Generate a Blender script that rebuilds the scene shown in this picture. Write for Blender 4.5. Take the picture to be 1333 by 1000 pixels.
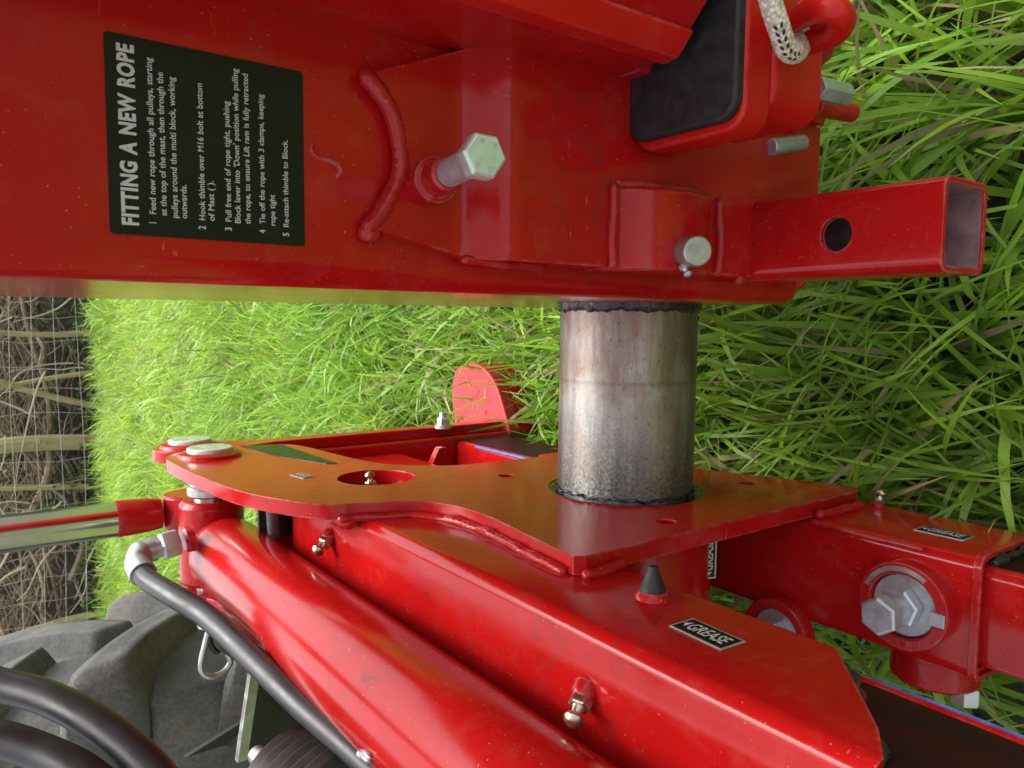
import bpy, bmesh, math, random
import numpy as np
from mathutils import Vector, Matrix, Euler

random.seed(7); rng = np.random.default_rng(7)
scene = bpy.context.scene
for o in list(bpy.data.objects): bpy.data.objects.remove(o)
R = math.radians

# ------------------------------------------------------------------ camera
EYE = Vector((0.0, 0.0, 1.15))
FPX, CX, CY = 992.0, 666.5, 500.0
_dn = Vector((1333.5, -70.0, FPX)).normalized()
_yv = Vector((-741.5, -88.0, FPX)); _yv = (_yv - _dn * _yv.dot(_dn)).normalized()
_up = -_dn
_xv = _yv.cross(_up)
ROWS = (_xv, _yv, _up)
def to_world(c): return Vector((r.dot(c) for r in ROWS))
def px(u, v, ax, val):
    """point of the place seen at photo pixel (u, v) on the plane axis = val"""
    r = to_world(Vector((u - CX, v - CY, FPX))); i = 'xyz'.index(ax)
    return EYE + r * ((val - EYE[i]) / r[i])
cam_data = bpy.data.cameras.new('Camera'); cam = bpy.data.objects.new('Camera', cam_data)
scene.collection.objects.link(cam)
cx_, cy_, cz_ = to_world(Vector((1,0,0))), to_world(Vector((0,-1,0))), to_world(Vector((0,0,-1)))
m = Matrix((cx_, cy_, cz_)).transposed().to_4x4(); m.translation = EYE
cam.matrix_world = m
cam_data.sensor_width = 36; cam_data.lens = 36 * FPX / 1333.0
cam_data.clip_start = 0.02; cam_data.clip_end = 300
cam_data.dof.use_dof = True; cam_data.dof.focus_distance = 0.72; cam_data.dof.aperture_fstop = 22
scene.camera = cam
scene.render.resolution_x, scene.render.resolution_y = 1024, 768

# ------------------------------------------------------------------ sky, sun, exposure
SUN_EL, SUN_AZ = R(58), R(38)       # azimuth measured clockwise from +y
world = bpy.data.worlds.new('World'); scene.world = world; world.use_nodes = True
nt = world.node_tree; nt.nodes.clear()
sky = nt.nodes.new('ShaderNodeTexSky'); sky.sky_type = 'NISHITA'; sky.sun_disc = False
sky.sun_elevation = SUN_EL; sky.sun_rotation = SUN_AZ; sky.dust_density = 4; sky.air_density = 1.0
hs = nt.nodes.new('ShaderNodeHueSaturation'); hs.inputs['Saturation'].default_value = 0.25
bg = nt.nodes.new('ShaderNodeBackground'); bg.inputs['Strength'].default_value = 0.15
wo = nt.nodes.new('ShaderNodeOutputWorld')
nt.links.new(sky.outputs[0], hs.inputs['Color']); nt.links.new(hs.outputs[0], bg.inputs[0]); nt.links.new(bg.outputs[0], wo.inputs[0])
sd = bpy.data.lights.new('Sun', 'SUN'); sd.energy = 1.5; sd.angle = R(45); sd.color = (1, .96, .9)
sun = bpy.data.objects.new('Sun', sd); scene.collection.objects.link(sun)
sdir = Vector((math.sin(SUN_AZ) * math.cos(SUN_EL), math.cos(SUN_AZ) * math.cos(SUN_EL), math.sin(SUN_EL)))
sun.rotation_euler = sdir.to_track_quat('Z', 'Y').to_euler(); sun.location = (0, -3, 6)
vs = scene.view_settings; vs.view_transform = 'Standard'; vs.look = 'None'; vs.gamma = 1; vs.exposure = 1.28

# ------------------------------------------------------------------ node helpers and materials
class NT:
    def __init__(s, name):
        s.m = bpy.data.materials.new(name); s.m.use_nodes = True; s.t = s.m.node_tree
        s.b = s.t.nodes['Principled BSDF']; s.out = s.t.nodes['Material Output']
        s._c = None
    def n(s, typ, **k):
        nd = s.t.nodes.new(typ)
        for a, v in k.items():
            if a.startswith('i_'): nd.inputs[a[2:].replace('_', ' ')].default_value = v
            else: setattr(nd, a, v)
        return nd
    def l(s, a, b): s.t.links.new(a, b)
    def co(s):
        if s._c is None: s._c = s.n('ShaderNodeTexCoord').outputs['Object']
        return s._c
    def noise(s, scale, detail=3, rough=.55, co=None, stretch=None):
        src = co or s.co()
        if stretch:
            mp = s.n('ShaderNodeMapping'); mp.inputs['Scale'].default_value = stretch; s.l(src, mp.inputs[0]); src = mp.outputs[0]
        nd = s.n('ShaderNodeTexNoise'); nd.inputs['Scale'].default_value = scale; nd.inputs['Detail'].default_value = detail; nd.inputs['Roughness'].default_value = rough
        s.l(src, nd.inputs['Vector']); return nd.outputs['Fac']
    def ramp(s, fac, stops):
        r = s.n('ShaderNodeValToRGB'); e = r.color_ramp.elements
        while len(e) < len(stops): e.new(.5)
        for el, (p, c) in zip(e, stops):
            el.position = p; el.color = (c, c, c, 1) if isinstance(c, (int, float)) else (*c, 1)
        s.l(fac, r.inputs[0]); return r.outputs[0]
    def mix(s, fac, a, b):
        mx = s.n('ShaderNodeMix', data_type='RGBA')
        if isinstance(fac, (int, float)): mx.inputs[0].default_value = fac
        else: s.l(fac, mx.inputs[0])
        for i, v in ((6, a), (7, b)):
            if isinstance(v, tuple): mx.inputs[i].default_value = (*v, 1)
            else: s.l(v, mx.inputs[i])
        return mx.outputs[2]
    def bump(s, h, strength, dist):
        b = s.n('ShaderNodeBump'); b.inputs['Strength'].default_value = strength; b.inputs['Distance'].default_value = dist
        s.l(h, b.inputs['Height']); s.l(b.outputs[0], s.b.inputs['Normal']); return b.outputs[0]
    def set(s, **k):
        for a, v in k.items():
            i = s.b.inputs[a.replace('_', ' ')]
            if isinstance(v, (int, float)): i.default_value = v
            elif isinstance(v, tuple): i.default_value = (*v, 1)
            else: s.l(v, i)
        return s

def speckles(t, scale, thr, keep):
    v = t.n('ShaderNodeTexVoronoi'); v.inputs['Scale'].default_value = scale; t.l(t.co(), v.inputs['Vector'])
    d = t.ramp(v.outputs['Distance'], [(thr * .6, 1.0), (thr, 0.0)])
    sep = t.n('ShaderNodeSeparateColor'); t.l(v.outputs['Color'], sep.inputs[0])
    k = t.ramp(sep.outputs[0], [(keep, 1.0), (keep + .02, 0.0)])
    mu = t.n('ShaderNodeMath', operation='MULTIPLY'); t.l(d, mu.inputs[0]); t.l(k, mu.inputs[1]); return mu.outputs[0]

def red_paint(name, base=(.42, .0070, .0066), rough=.15, dust=.26, peel=.03, coat=.0, wear=.75):
    t = NT(name)
    n1 = t.noise(9, 4); n2 = t.noise(55, 5, .6)
    c = t.mix(t.ramp(n1, [(.3, 0.0), (.75, 1.0)]), tuple(x * .86 for x in base), tuple(min(1, x * 1.08) for x in base))
    smear = t.ramp(t.noise(30, 7, .75), [(.52, 0.0), (.78, dust)])
    c = t.mix(smear, c, (.42, .10, .085))
    def mul(a, b_):
        mu = t.n('ShaderNodeMath', operation='MULTIPLY'); t.l(a, mu.inputs[0]); t.l(b_, mu.inputs[1]); return mu.outputs[0]
    dens = t.ramp(t.noise(7, 4, .7), [(.42, .1), (.62, 1.0)])
    sp = mul(speckles(t, 75, .085, .35), dens); c = t.mix(sp, c, (.50, .15, .11))
    sp2 = mul(speckles(t, 230, .17, .22), dens); c = t.mix(sp2, c, (.48, .14, .11))
    for st in ((4, 70, 25), (60, 6, 60)):      # fine scuffs in two directions
        sc = t.ramp(t.noise(9, 3, .6, stretch=st), [(.685, 0.0), (.72, .55)])
        c = t.mix(mul(sc, t.ramp(t.noise(11, 3), [(.5, 0.0), (.62, 1.0)])), c, (.55, .17, .14))
    grime = mul(t.ramp(t.noise(60, 6, .8), [(.5, 0.0), (.68, .75)]), t.ramp(t.noise(6, 3), [(.52, 0.0), (.68, 1.0)]))
    c = t.mix(grime, c, (.10, .012, .010))
    if wear:
        bv = t.n('ShaderNodeBevel', samples=3); bv.inputs['Radius'].default_value = .0035
        ge = t.n('ShaderNodeNewGeometry'); dt = t.n('ShaderNodeVectorMath', operation='DOT_PRODUCT'); t.l(bv.outputs[0], dt.inputs[0]); t.l(ge.outputs['Normal'], dt.inputs[1])
        ed = mul(t.ramp(dt.outputs['Value'], [(.90, 1.0), (.985, 0.0)]), t.ramp(t.noise(38, 5, .75), [(.44, 0.0), (.62, wear)]))
        c = t.mix(ed, c, (.50, .20, .18))
    t.set(Base_Color=c, Roughness=t.ramp(n1, [(.3, rough * .92), (.8, min(1, rough * 1.2))]), Coat_Weight=coat, Coat_Roughness=.12, IOR=1.37)
    mx = t.n('ShaderNodeMath', operation='ADD'); t.l(t.noise(160, 2), mx.inputs[0]); t.l(sp, mx.inputs[1])
    t.bump(mx.outputs[0], peel, .002)
    return t.m

MAT = {}
MAT['red'] = red_paint('red_gloss_paint')
MAT['red_weld'] = red_paint('red_paint_over_weld', base=(.40, .009, .010), rough=.2, dust=.25, peel=.22)
MAT['red_cast'] = red_paint('red_paint_on_casting', base=(.54, .0095, .0065), rough=.34, dust=.15, peel=.1)
MAT['red_faded'] = red_paint('faded_red_paint', base=(.46, .030, .030), rough=.33, dust=.5)

def simple(name, col, rough, metal=0., var=.15, nscale=40, bump=0., **k):
    t = NT(name); n1 = t.noise(nscale, 4)
    c = t.mix(t.ramp(n1, [(.3, 0.0), (.7, 1.0)]), tuple(x * (1 - var) for x in col), tuple(min(1, x * (1 + var)) for x in col))
    t.set(Base_Color=c, Roughness=t.ramp(n1, [(.3, rough * .8), (.75, min(1, rough * 1.25))]), Metallic=metal, **k)
    if bump: t.bump(t.noise(nscale * 6, 3), bump, .001)
    return t.m
MAT['zinc'] = simple('bright_zinc', (.52, .54, .57), .42, .7, .12, 120, .12)
MAT['zinc_green'] = simple('passivated_zinc', (.58, .66, .58), .3, .45, .15, 60, .05)
MAT['brass'] = simple('yellow_zinc_nipple', (.52, .44, .32), .25, .9, .2, 200, .1)
MAT['chrome'] = simple('chromed_rod', (.66, .66, .64), .17, 1., .05, 20)
MAT['nickel'] = simple('plain_steel', (.42, .41, .39), .38, .8, .25, 60, .2)
MAT['rubber'] = simple('black_rubber', (.016, .016, .017), .55, 0, .3, 90, .35)
MAT['hose'] = simple('black_hose_cover', (.024, .024, .027), .40, 0, .2, 50, .1)
MAT['boot'] = simple('brown_black_bellows', (.030, .025, .024), .38, 0, .25, 30, .1)
MAT['black_paint'] = simple('black_painted_steel', (.012, .012, .012), .45, 0, .3, 40, .2)
MAT['decal'] = simple('black_glossy_sticker', (.008, .008, .008), .26, 0, .2, 30, Specular_IOR_Level=.28)
MAT['print'] = simple('white_print', (.52, .51, .51), .4, 0, .12, 700)
MAT['silver_edge'] = simple('silver_sticker_border', (.45, .45, .45), .35, .3, .1, 100)
MAT['hose_end'] = simple('grey_crimped_fitting', (.40, .42, .42), .38, .7, .15, 80, .1)
MAT['grey_tube'] = simple('grey_steel_tube', (.10, .10, .11), .4, .3, .2, 40, .1)
MAT['bare'] = simple('thinly_oversprayed_bore', (.30, .17, .17), .5, .2, .35, 60, .2)
MAT['wire'] = simple('galvanised_wire', (.62, .60, .54), .5, .1, .15, 20)
MAT['blue'] = simple('blue_paint_line', (.06, .12, .38), .4, 0, .5, 90)

def mk_shaft():
    t = NT('worn_steel_shaft')
    streak = t.noise(60, 5, .65, stretch=(.12, 1, 1))
    blotch = t.noise(14, 4, .6)
    fine = t.noise(300, 4, .7)
    c = t.mix(t.ramp(streak, [(.3, 0.0), (.7, 1.0)]), (.24, .225, .21), (.60, .575, .54))
    c = t.mix(t.ramp(blotch, [(.42, 0.0), (.60, .6)]), c, (.27, .185, .135))
    sx = t.n('ShaderNodeSeparateXYZ'); t.l(t.co(), sx.inputs[0])
    # rust-brown handling marks nearer the mast, oil-darkened nearer the plate (object x: 0 at plate, .24 at mast)
    band = t.n('ShaderNodeMath', operation='ADD'); t.l(sx.outputs[0], band.inputs[0])
    w = t.n('ShaderNodeMath', operation='MULTIPLY'); t.l(blotch, w.inputs[0]); w.inputs[1].default_value = .16; t.l(w.outputs[0], band.inputs[1])
    dark = t.ramp(band.outputs[0], [(.09, 1.0), (.20, 0.0)])
    dm = t.n('ShaderNodeMath', operation='MULTIPLY'); t.l(dark, dm.inputs[0]); t.l(t.ramp(fine, [(.35, .25), (.6, 1.0)]), dm.inputs[1])
    c = t.mix(dm.outputs[0], c, (.07, .085, .08))
    br = t.n('ShaderNodeMath', operation='MULTIPLY'); t.l(t.ramp(band.outputs[0], [(.195, 0.0), (.235, .85)]), br.inputs[0]); t.l(t.ramp(t.noise(45, 5, .7, stretch=(.2, 1, 1)), [(.38, .15), (.6, 1.0)]), br.inputs[1])
    c = t.mix(br.outputs[0], c, (.25, .15, .10))
    pits = t.ramp(t.noise(220, 5, .75), [(.58, 0.0), (.68, .8)]); c = t.mix(pits, c, (.05, .05, .05))
    seam = t.n('ShaderNodeMath', operation='SUBTRACT'); t.l(sx.outputs[0], seam.inputs[0]); seam.inputs[1].default_value = .137
    sa = t.n('ShaderNodeMath', operation='ABSOLUTE'); t.l(seam.outputs[0], sa.inputs[0])
    c = t.mix(t.ramp(sa.outputs[0], [(.0005, .28), (.0013, 0.0)]), c, (.05, .045, .04))
    t.set(Base_Color=c, Metallic=.82, Roughness=t.ramp(streak, [(.3, .36), (.75, .55)]))
    t.bump(fine, .15, .0008); return t.m
MAT['shaft'] = mk_shaft()
def mk_grease():
    t = NT('black_grease'); n = t.noise(180, 4, .7)
    t.set(Base_Color=t.ramp(n, [(.3, (.004, .004, .005)), (.8, (.02, .022, .028))]), Roughness=.18, Coat_Weight=.6)
    t.bump(n, .9, .004); return t.m
MAT['grease'] = mk_grease()
def mk_greasy_red():
    t = NT('greasy_slide_face'); n = t.noise(26, 5, .7, stretch=(1, .25, 1))
    c = t.mix(t.ramp(n, [(.30, 0.0), (.66, 1.0)]), (.006, .006, .008), (.04, .004, .006))
    t.set(Base_Color=c, Roughness=.5, Specular_IOR_Level=.2); t.bump(t.noise(90, 4), .25, .002); return t.m
MAT['greasy'] = mk_greasy_red()
def mk_tyre():
    t = NT('dusty_tyre_rubber'); n = t.noise(5, 5, .6); f = t.noise(130, 6, .8); g = t.noise(11, 5, .65)
    c = t.mix(t.ramp(n, [(.35, 0.0), (.68, 1.0)]), (.042, .046, .046), (.20, .20, .19))
    c = t.mix(t.ramp(f, [(.40, .6), (.60, 0.0)]), c, (.05, .053, .048))
    c = t.mix(t.ramp(g, [(.54, 0.0), (.70, .5)]), c, (.20, .175, .115))
    sc = t.ramp(t.noise(14, 5, .7, stretch=(6, 1, 1)), [(.55, 0.0), (.68, .6)]); c = t.mix(sc, c, (.06, .062, .06))
    t.set(Base_Color=c, Roughness=.75); t.bump(f, .6, .005); return t.m
MAT['tyre'] = mk_tyre()
def mk_rope():
    t = NT('white_braided_rope'); v = t.n('ShaderNodeTexVoronoi'); v.inputs['Scale'].default_value = 330; t.l(t.co(), v.inputs['Vector'])
    c = t.mix(t.ramp(v.outputs['Distance'], [(.30, 0.0), (.62, 1.0)]), (.86, .80, .68), (.50, .43, .33))
    t.set(Base_Color=c, Roughness=.85); t.bump(v.outputs['Distance'], .5, .002).node; return t.m
MAT['rope'] = mk_rope()
def mk_wood(name, a, b, sc=30):
    t = NT(name); n = t.noise(sc, 5, .65, stretch=(1, 1, .15)); g = t.noise(6, 3)
    c = t.mix(t.ramp(n, [(.3, 0.0), (.7, 1.0)]), a, b); c = t.mix(t.ramp(g, [(.55, 0.0), (.75, .5)]), c, (.09, .11, .04))
    t.set(Base_Color=c, Roughness=.85); t.bump(n, .5, .01); return t.m
MAT['stake'] = mk_wood('weathered_stake_wood', (.26, .21, .10), (.46, .38, .21))
MAT['bark'] = mk_wood('hedge_bark', (.12, .085, .06), (.34, .26, .18), 20)
MAT['twig'] = mk_wood('dead_twigs', (.12, .085, .055), (.36, .27, .18), 12)
MAT['shoot'] = mk_wood('pale_bare_shoots', (.36, .30, .22), (.62, .55, .45), 14)
MAT['leaf'] = simple('ivy_leaf', (.05, .11, .025), .45, 0, .4, 3)
def mk_ground():
    t = NT('soil_and_thatch'); a = t.noise(1.2, 4); b = t.noise(45, 6, .75); d = t.noise(8, 5, .6)
    c = t.mix(t.ramp(b, [(.35, 0.0), (.65, 1.0)]), (.035, .025, .016), (.15, .105, .068))
    c = t.mix(t.ramp(d, [(.45, 0.0), (.62, .8)]), c, (.045, .075, .018))
    c = t.mix(t.ramp(a, [(.45, 0.0), (.7, .4)]), c, (.06, .10, .02))
    t.set(Base_Color=c, Roughness=.95); t.bump(b, .8, .03); return t.m
MAT['ground'] = mk_ground()
def mk_bank():
    t = NT('dark_leaf_litter_bank'); b = t.noise(30, 6, .75)
    t.set(Base_Color=t.ramp(b, [(.35, (.012, .009, .006)), (.7, (.055, .038, .025))]), Roughness=.95); t.bump(b, 1., .05); return t.m
MAT['bank'] = mk_bank()
def mk_grass():
    t = NT('grass_blades'); at = t.n('ShaderNodeAttribute', attribute_name='tint')
    t.set(Base_Color=at.outputs['Color'], Roughness=.38, IOR=1.4)
    tr = t.n('ShaderNodeBsdfTranslucent'); hsv = t.n('ShaderNodeHueSaturation'); hsv.inputs['Value'].default_value = 1.5; hsv.inputs['Hue'].default_value = .485
    t.l(at.outputs['Color'], hsv.inputs['Color']); t.l(hsv.outputs[0], tr.inputs[0])
    mx = t.n('ShaderNodeMixShader'); mx.inputs[0].default_value = .36
    t.l(t.b.outputs[0], mx.inputs[1]); t.l(tr.outputs[0], mx.inputs[2]); t.l(mx.outputs[0], t.out.inputs['Surface']); return t.m
MAT['grass'] = mk_grass()

# ------------------------------------------------------------------ object helpers
LINK = scene.collection.objects.link
ORG = {}                      # world position of the root each object hangs from
def thing(name, label, cat, loc, group=None):
    o = bpy.data.objects.new(name, None); LINK(o); o.location = loc; o.empty_display_size = .05
    o['label'] = label; o['category'] = cat
    if group: o['group'] = group
    ORG[o] = Vector(loc); return o
def tag(o, label, cat, group=None):
    o['label'] = label; o['category'] = cat
    if group: o['group'] = group
    return o
def finish_mesh(me, mat, smooth=35):
    me.materials.append(MAT[mat] if isinstance(mat, str) else mat)
    me.polygons.foreach_set('use_smooth', [True] * len(me.polygons))
    if smooth: me.set_sharp_from_angle(angle=R(smooth))
def part(name, bm, mat, parent=None, bevel=0, seg=2, smooth=35, loc=None, label=None, kind=None):
    """bm is in world coordinates; linked as ONE mesh object under parent (or at loc)"""
    org = ORG[parent] if parent is not None else Vector(loc or (0, 0, 0))
    if isinstance(bm, bpy.types.Mesh): me = bm; me.transform(Matrix.Translation(-org)); me.materials.clear()
    else:
        bmesh.ops.recalc_face_normals(bm, faces=bm.faces)
        bmesh.ops.translate(bm, verts=bm.verts, vec=-org)
        me = bpy.data.meshes.new(name); bm.to_mesh(me); bm.free()
    me.name = name
    if name == 'weld_bead': smooth = 0
    finish_mesh(me, mat, smooth)
    o = bpy.data.objects.new(name, me); LINK(o); ORG[o] = org
    if parent is not None: o.parent = parent
    else: o.location = org
    if bevel:
        b = o.modifiers.new('bevel', 'BEVEL'); b.width = bevel; b.segments = seg; b.limit_method = 'ANGLE'; b.angle_limit = R(30); b.harden_normals = True
    if label: o['label'] = label
    if kind: o['kind'] = kind
    return o

def new(): return bmesh.new()
def box(lo, hi, bm=None):
    bm = bm or new(); lo, hi = Vector(lo), Vector(hi)
    r = bmesh.ops.create_cube(bm, size=1)['verts']
    for v in r: v.co = Vector(((lo[i] + hi[i]) / 2 + v.co[i] * (hi[i] - lo[i])) for i in range(3))
    return bm
def frame_of(d):
    d = Vector(d).normalized(); a = Vector((0, 0, 1)) if abs(d.z) < .9 else Vector((1, 0, 0))
    u = d.cross(a).normalized(); return u, d.cross(u).normalized(), d
def lathe(p, d, prof, seg=32, bm=None, rot=0.):
    """profile (distance along d, radius) turned about the axis p + t d"""
    bm = bm or new(); u, w, d = frame_of(d); p = Vector(p); rings = []
    for t, r in prof:
        if r < 1e-6: rings.append([bm.verts.new(p + d * t)])
        else: rings.append([bm.verts.new(p + d * t + (u * math.cos(a) + w * math.sin(a)) * r) for a in (rot + 2 * math.pi * k / seg for k in range(seg))])
    for A, B in zip(rings, rings[1:]):
        for k in range(seg):
            q = [A[k % len(A)], A[(k + 1) % len(A)], B[(k + 1) % len(B)], B[k % len(B)]]; q2 = []
            for v in q:
                if v not in q2: q2.append(v)
            if len(q2) > 2: bm.faces.new(q2)
    for rg, fl in ((rings[0], 1), (rings[-1], 0)):
        if len(rg) > 2: bm.faces.new(rg[::-1] if fl else rg)
    return bm
def cyl(p, q, r, seg=32, bm=None, ch=0.):
    p, q = Vector(p), Vector(q); L = (q - p).length
    pr = [(0, r - ch), (ch, r), (L - ch, r), (L, r - ch)] if ch else [(0, r), (L, r)]
    return lathe(p, q - p, pr, seg, bm)
def hexa(p, q, af, bm=None, rot=.2):
    p, q = Vector(p), Vector(q); L = (q - p).length; r = af / math.sqrt(3)
    return lathe(p, q - p, [(0, r * .94), (L * .1, r), (L * .86, r), (L, r * .88)], 6, bm, rot)
def sweep(path, rad, seg=10, bm=None, closed=False, caps=True):
    bm = bm or new(); P = [Vector(p) for p in path]; n = len(P); rs = rad if hasattr(rad, '__len__') else [rad] * n
    u = None; rings = []
    for i in range(n):
        t = (P[(i + 1) % n] - P[i - 1]) if closed else (P[min(i + 1, n - 1)] - P[max(i - 1, 0)])
        t.normalize()
        if u is None: u = frame_of(t)[0]
        u = (u - t * u.dot(t)).normalized(); w = t.cross(u)
        rings.append([bm.verts.new(P[i] + (u * math.cos(a) + w * math.sin(a)) * rs[i]) for a in (2 * math.pi * k / seg for k in range(seg))])
    for i in range(n if closed else n - 1):
        A, B = rings[i], rings[(i + 1) % n]
        for k in range(seg): bm.faces.new((A[k], A[(k + 1) % seg], B[(k + 1) % seg], B[k]))
    if not closed and caps: bm.faces.new(rings[0][::-1]); bm.faces.new(rings[-1])
    return bm
def spline(pts, n=8):
    P = [Vector(p) for p in pts]; out = []
    for i in range(len(P) - 1):
        a, b, c, d = P[max(i - 1, 0)], P[i], P[i + 1], P[min(i + 2, len(P) - 1)]
        for k in range(n):
            t = k / n
            out.append(.5 * ((2 * b) + (c - a) * t + (2 * a - 5 * b + 4 * c - d) * t * t + (3 * b - a - 3 * c + d) * t ** 3))
    return out + [P[-1]]
def bead(path, r, step=.0025, seg=12, jitter=.12):
    """lumpy weld bead along a polyline"""
    P = [Vector(p) for p in path]; pts = []
    for a, b in zip(P, P[1:]):
        k = max(2, int((b - a).length / step)); pts += [a.lerp(b, i / k) for i in range(k)]
    pts.append(P[-1]); rs = []; p0, p1 = random.uniform(0, 6), random.uniform(0, 6)
    for i in range(len(pts)):
        e = min(i, len(pts) - 1 - i)
        rs.append(r * (1 + jitter * (.6 * math.sin(i * .55 + p0) + .4 * math.sin(i * .23 + p1)) + .05 * math.sin(i * 1.9)) * (.45 if e == 0 else .85 if e == 1 else 1))
    pts = [p + Vector((math.sin(i * .31 + p0), math.sin(i * .27 + p1), math.sin(i * .35 + p1))) * r * .10 for i, p in enumerate(pts)]
    return sweep(pts, rs, seg)
def prism(poly, ax, a, b, bm=None):
    """polygon given in the two other axes (in xyz order), extruded along ax from a to b"""
    bm = bm or new(); i = 'xyz'.index(ax); o = [k for k in range(3) if k != i]; loops = []
    for val in (a, b):
        vs = []
        for q in poly:
            c = [0, 0, 0]; c[i] = val; c[o[0]], c[o[1]] = q; vs.append(bm.verts.new(c))
        loops.append(vs)
    n = len(poly)
    for k in range(n): bm.faces.new((loops[0][k], loops[0][(k + 1) % n], loops[1][(k + 1) % n], loops[1][k]))
    bm.faces.new(loops[0][::-1]); bm.faces.new(loops[1]); return bm
def rrect(x0, x1, y0, y1, r, n=6):
    out = []
    for cx, cy, a0 in ((x1 - r, y1 - r, 0), (x0 + r, y1 - r, 90), (x0 + r, y0 + r, 180), (x1 - r, y0 + r, 270)):
        out += [(cx + r * math.cos(R(a0 + 90 * k / n)), cy + r * math.sin(R(a0 + 90 * k / n))) for k in range(n + 1)]
    return out
def hollow(outer, inner, ax, a, b):
    """tube wall between two loops of equal count"""
    bm = new(); i = 'xyz'.index(ax); o = [k for k in range(3) if k != i]
    def loop(poly, val):
        vs = []
        for q in poly:
            c = [0, 0, 0]; c[i] = val; c[o[0]], c[o[1]] = q; vs.append(bm.verts.new(c))
        return vs
    A, B, C, D = loop(outer, a), loop(outer, b), loop(inner, b), loop(inner, a); n = len(outer)
    for L, M in ((A, B), (B, C), (C, D), (D, A)):
        for k in range(n): bm.faces.new((L[k], L[(k + 1) % n], M[(k + 1) % n], M[k]))
    return bm
def cut(bm, *cutters):
    """subtract closed shapes and return a mesh"""
    def tmp(b):
        bmesh.ops.recalc_face_normals(b, faces=b.faces)
        me = bpy.data.meshes.new('t'); b.to_mesh(me); b.free(); ob = bpy.data.objects.new('t', me); LINK(ob); return ob
    A = tmp(bm); Cs = [tmp(c) for c in cutters]
    for c in Cs:
        md = A.modifiers.new('b', 'BOOLEAN'); md.operation = 'DIFFERENCE'; md.object = c; md.solver = 'EXACT'
    me = bpy.data.meshes.new_from_object(A.evaluated_get(bpy.context.evaluated_depsgraph_get()))
    for x in [A] + Cs: bpy.data.objects.remove(x)
    return me
def text_mesh(s, origin, right, up, width=None, height=None, bold=0., shear=0., lift=.0004, word=1.0, char=1.0):
    """flat lettering; origin = lower left corner, fitted to width and height in metres"""
    cu = bpy.data.curves.new('t', 'FONT'); cu.body = s; cu.size = 1; cu.offset = bold; cu.shear = shear; cu.space_word = word; cu.space_character = char; cu.resolution_u = 3
    ob = bpy.data.objects.new('t', cu); LINK(ob)
    me = bpy.data.meshes.new_from_object(ob.evaluated_get(bpy.context.evaluated_depsgraph_get()))
    bpy.data.objects.remove(ob)
    xs = [v.co.x for v in me.vertices]; x0, x1 = min(xs), max(xs)
    sy = height / .7; sx = (width / (x1 - x0)) if width else sy
    r, u = Vector(right).normalized(), Vector(up).normalized(); nn = r.cross(u)
    for v in me.vertices: v.co = Vector(origin) + r * (v.co.x - x0) * sx + u * v.co.y * sy + nn * lift
    return me
def grease_nipple(p, d, s, parent, mat='brass', boss=True):
    u, w, d = frame_of(d); p = Vector(p)
    if boss: part('nipple_boss', lathe(p - d * s, d, [(0, 1.5 * s), (1.2 * s, 1.45 * s), (1.7 * s, 1.1 * s)], 20), 'red_weld', parent)
    o = part('grease_nipple', hexa(p + d * .4 * s, p + d * 1.6 * s, 2.1 * s), mat, parent)
    part('nipple_head', lathe(p + d * 1.5 * s, d, [(0, .8 * s), (.35 * s, .62 * s), (.8 * s, .55 * s), (1.1 * s, .95 * s), (1.5 * s, 1.1 * s), (1.9 * s, .9 * s), (2.25 * s, .35 * s), (2.3 * s, 0)], 20), mat, o)
    return o
def grease_label(c, right, up, w, h, parent, txt='◄GREASE'):
    r, u = Vector(right).normalized(), Vector(up).normalized(); n = r.cross(u); c = Vector(c)
    def quad(hw, hh, th):
        bm = new(); bmesh.ops.create_cube(bm, size=1)
        for v in bm.verts: v.co = c + r * v.co.x * 2 * hw + u * v.co.y * 2 * hh + n * (v.co.z + .5) * th
        return bm
    s = part('grease_label', quad(w / 2, h / 2, .0005), 'silver_edge', parent)
    part('label_field', quad(w / 2 - .0018, h / 2 - .0018, .0008), 'decal', s)
    part('lettering', text_mesh('GREASE', c - r * w * .30 - u * h * .25 + n * .0008, r, u, w * .70, h * .5, .02, .1), 'print', s)
    bm = new(); a = c - r * w * .43 + n * .0012
    bm.faces.new([bm.verts.new(a), bm.verts.new(a + r * w * .09 - u * h * .22), bm.verts.new(a + r * w * .09 + u * h * .22)])
    part('arrow', bm, 'print', s, smooth=0); return s

# ------------------------------------------------------------------ ground
def make_ground():
    bm = new(); n = 60; S = 40.0; g = [[None] * (n + 1) for _ in range(n + 1)]
    for i in range(n + 1):
        for j in range(n + 1):
            f = lambda k: math.copysign(abs(2 * k / n - 1) ** 2.2, 2 * k / n - 1) * S
            x, y = f(i), f(j) + 2
            z = .018 * math.sin(x * 2.3 + 1) * math.cos(y * 1.9) - .015 + .01 * math.sin(7 * x + 3 * y)
            g[i][j] = bm.verts.new((x, y, z))
    for i in range(n):
        for j in range(n): bm.faces.new((g[i][j], g[i + 1][j], g[i + 1][j + 1], g[i][j + 1]))
    o = part('ground', bm, 'ground'); o['kind'] = 'structure'; o['label'] = 'bare brown soil and thatch under the field grass'
make_ground()

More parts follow.
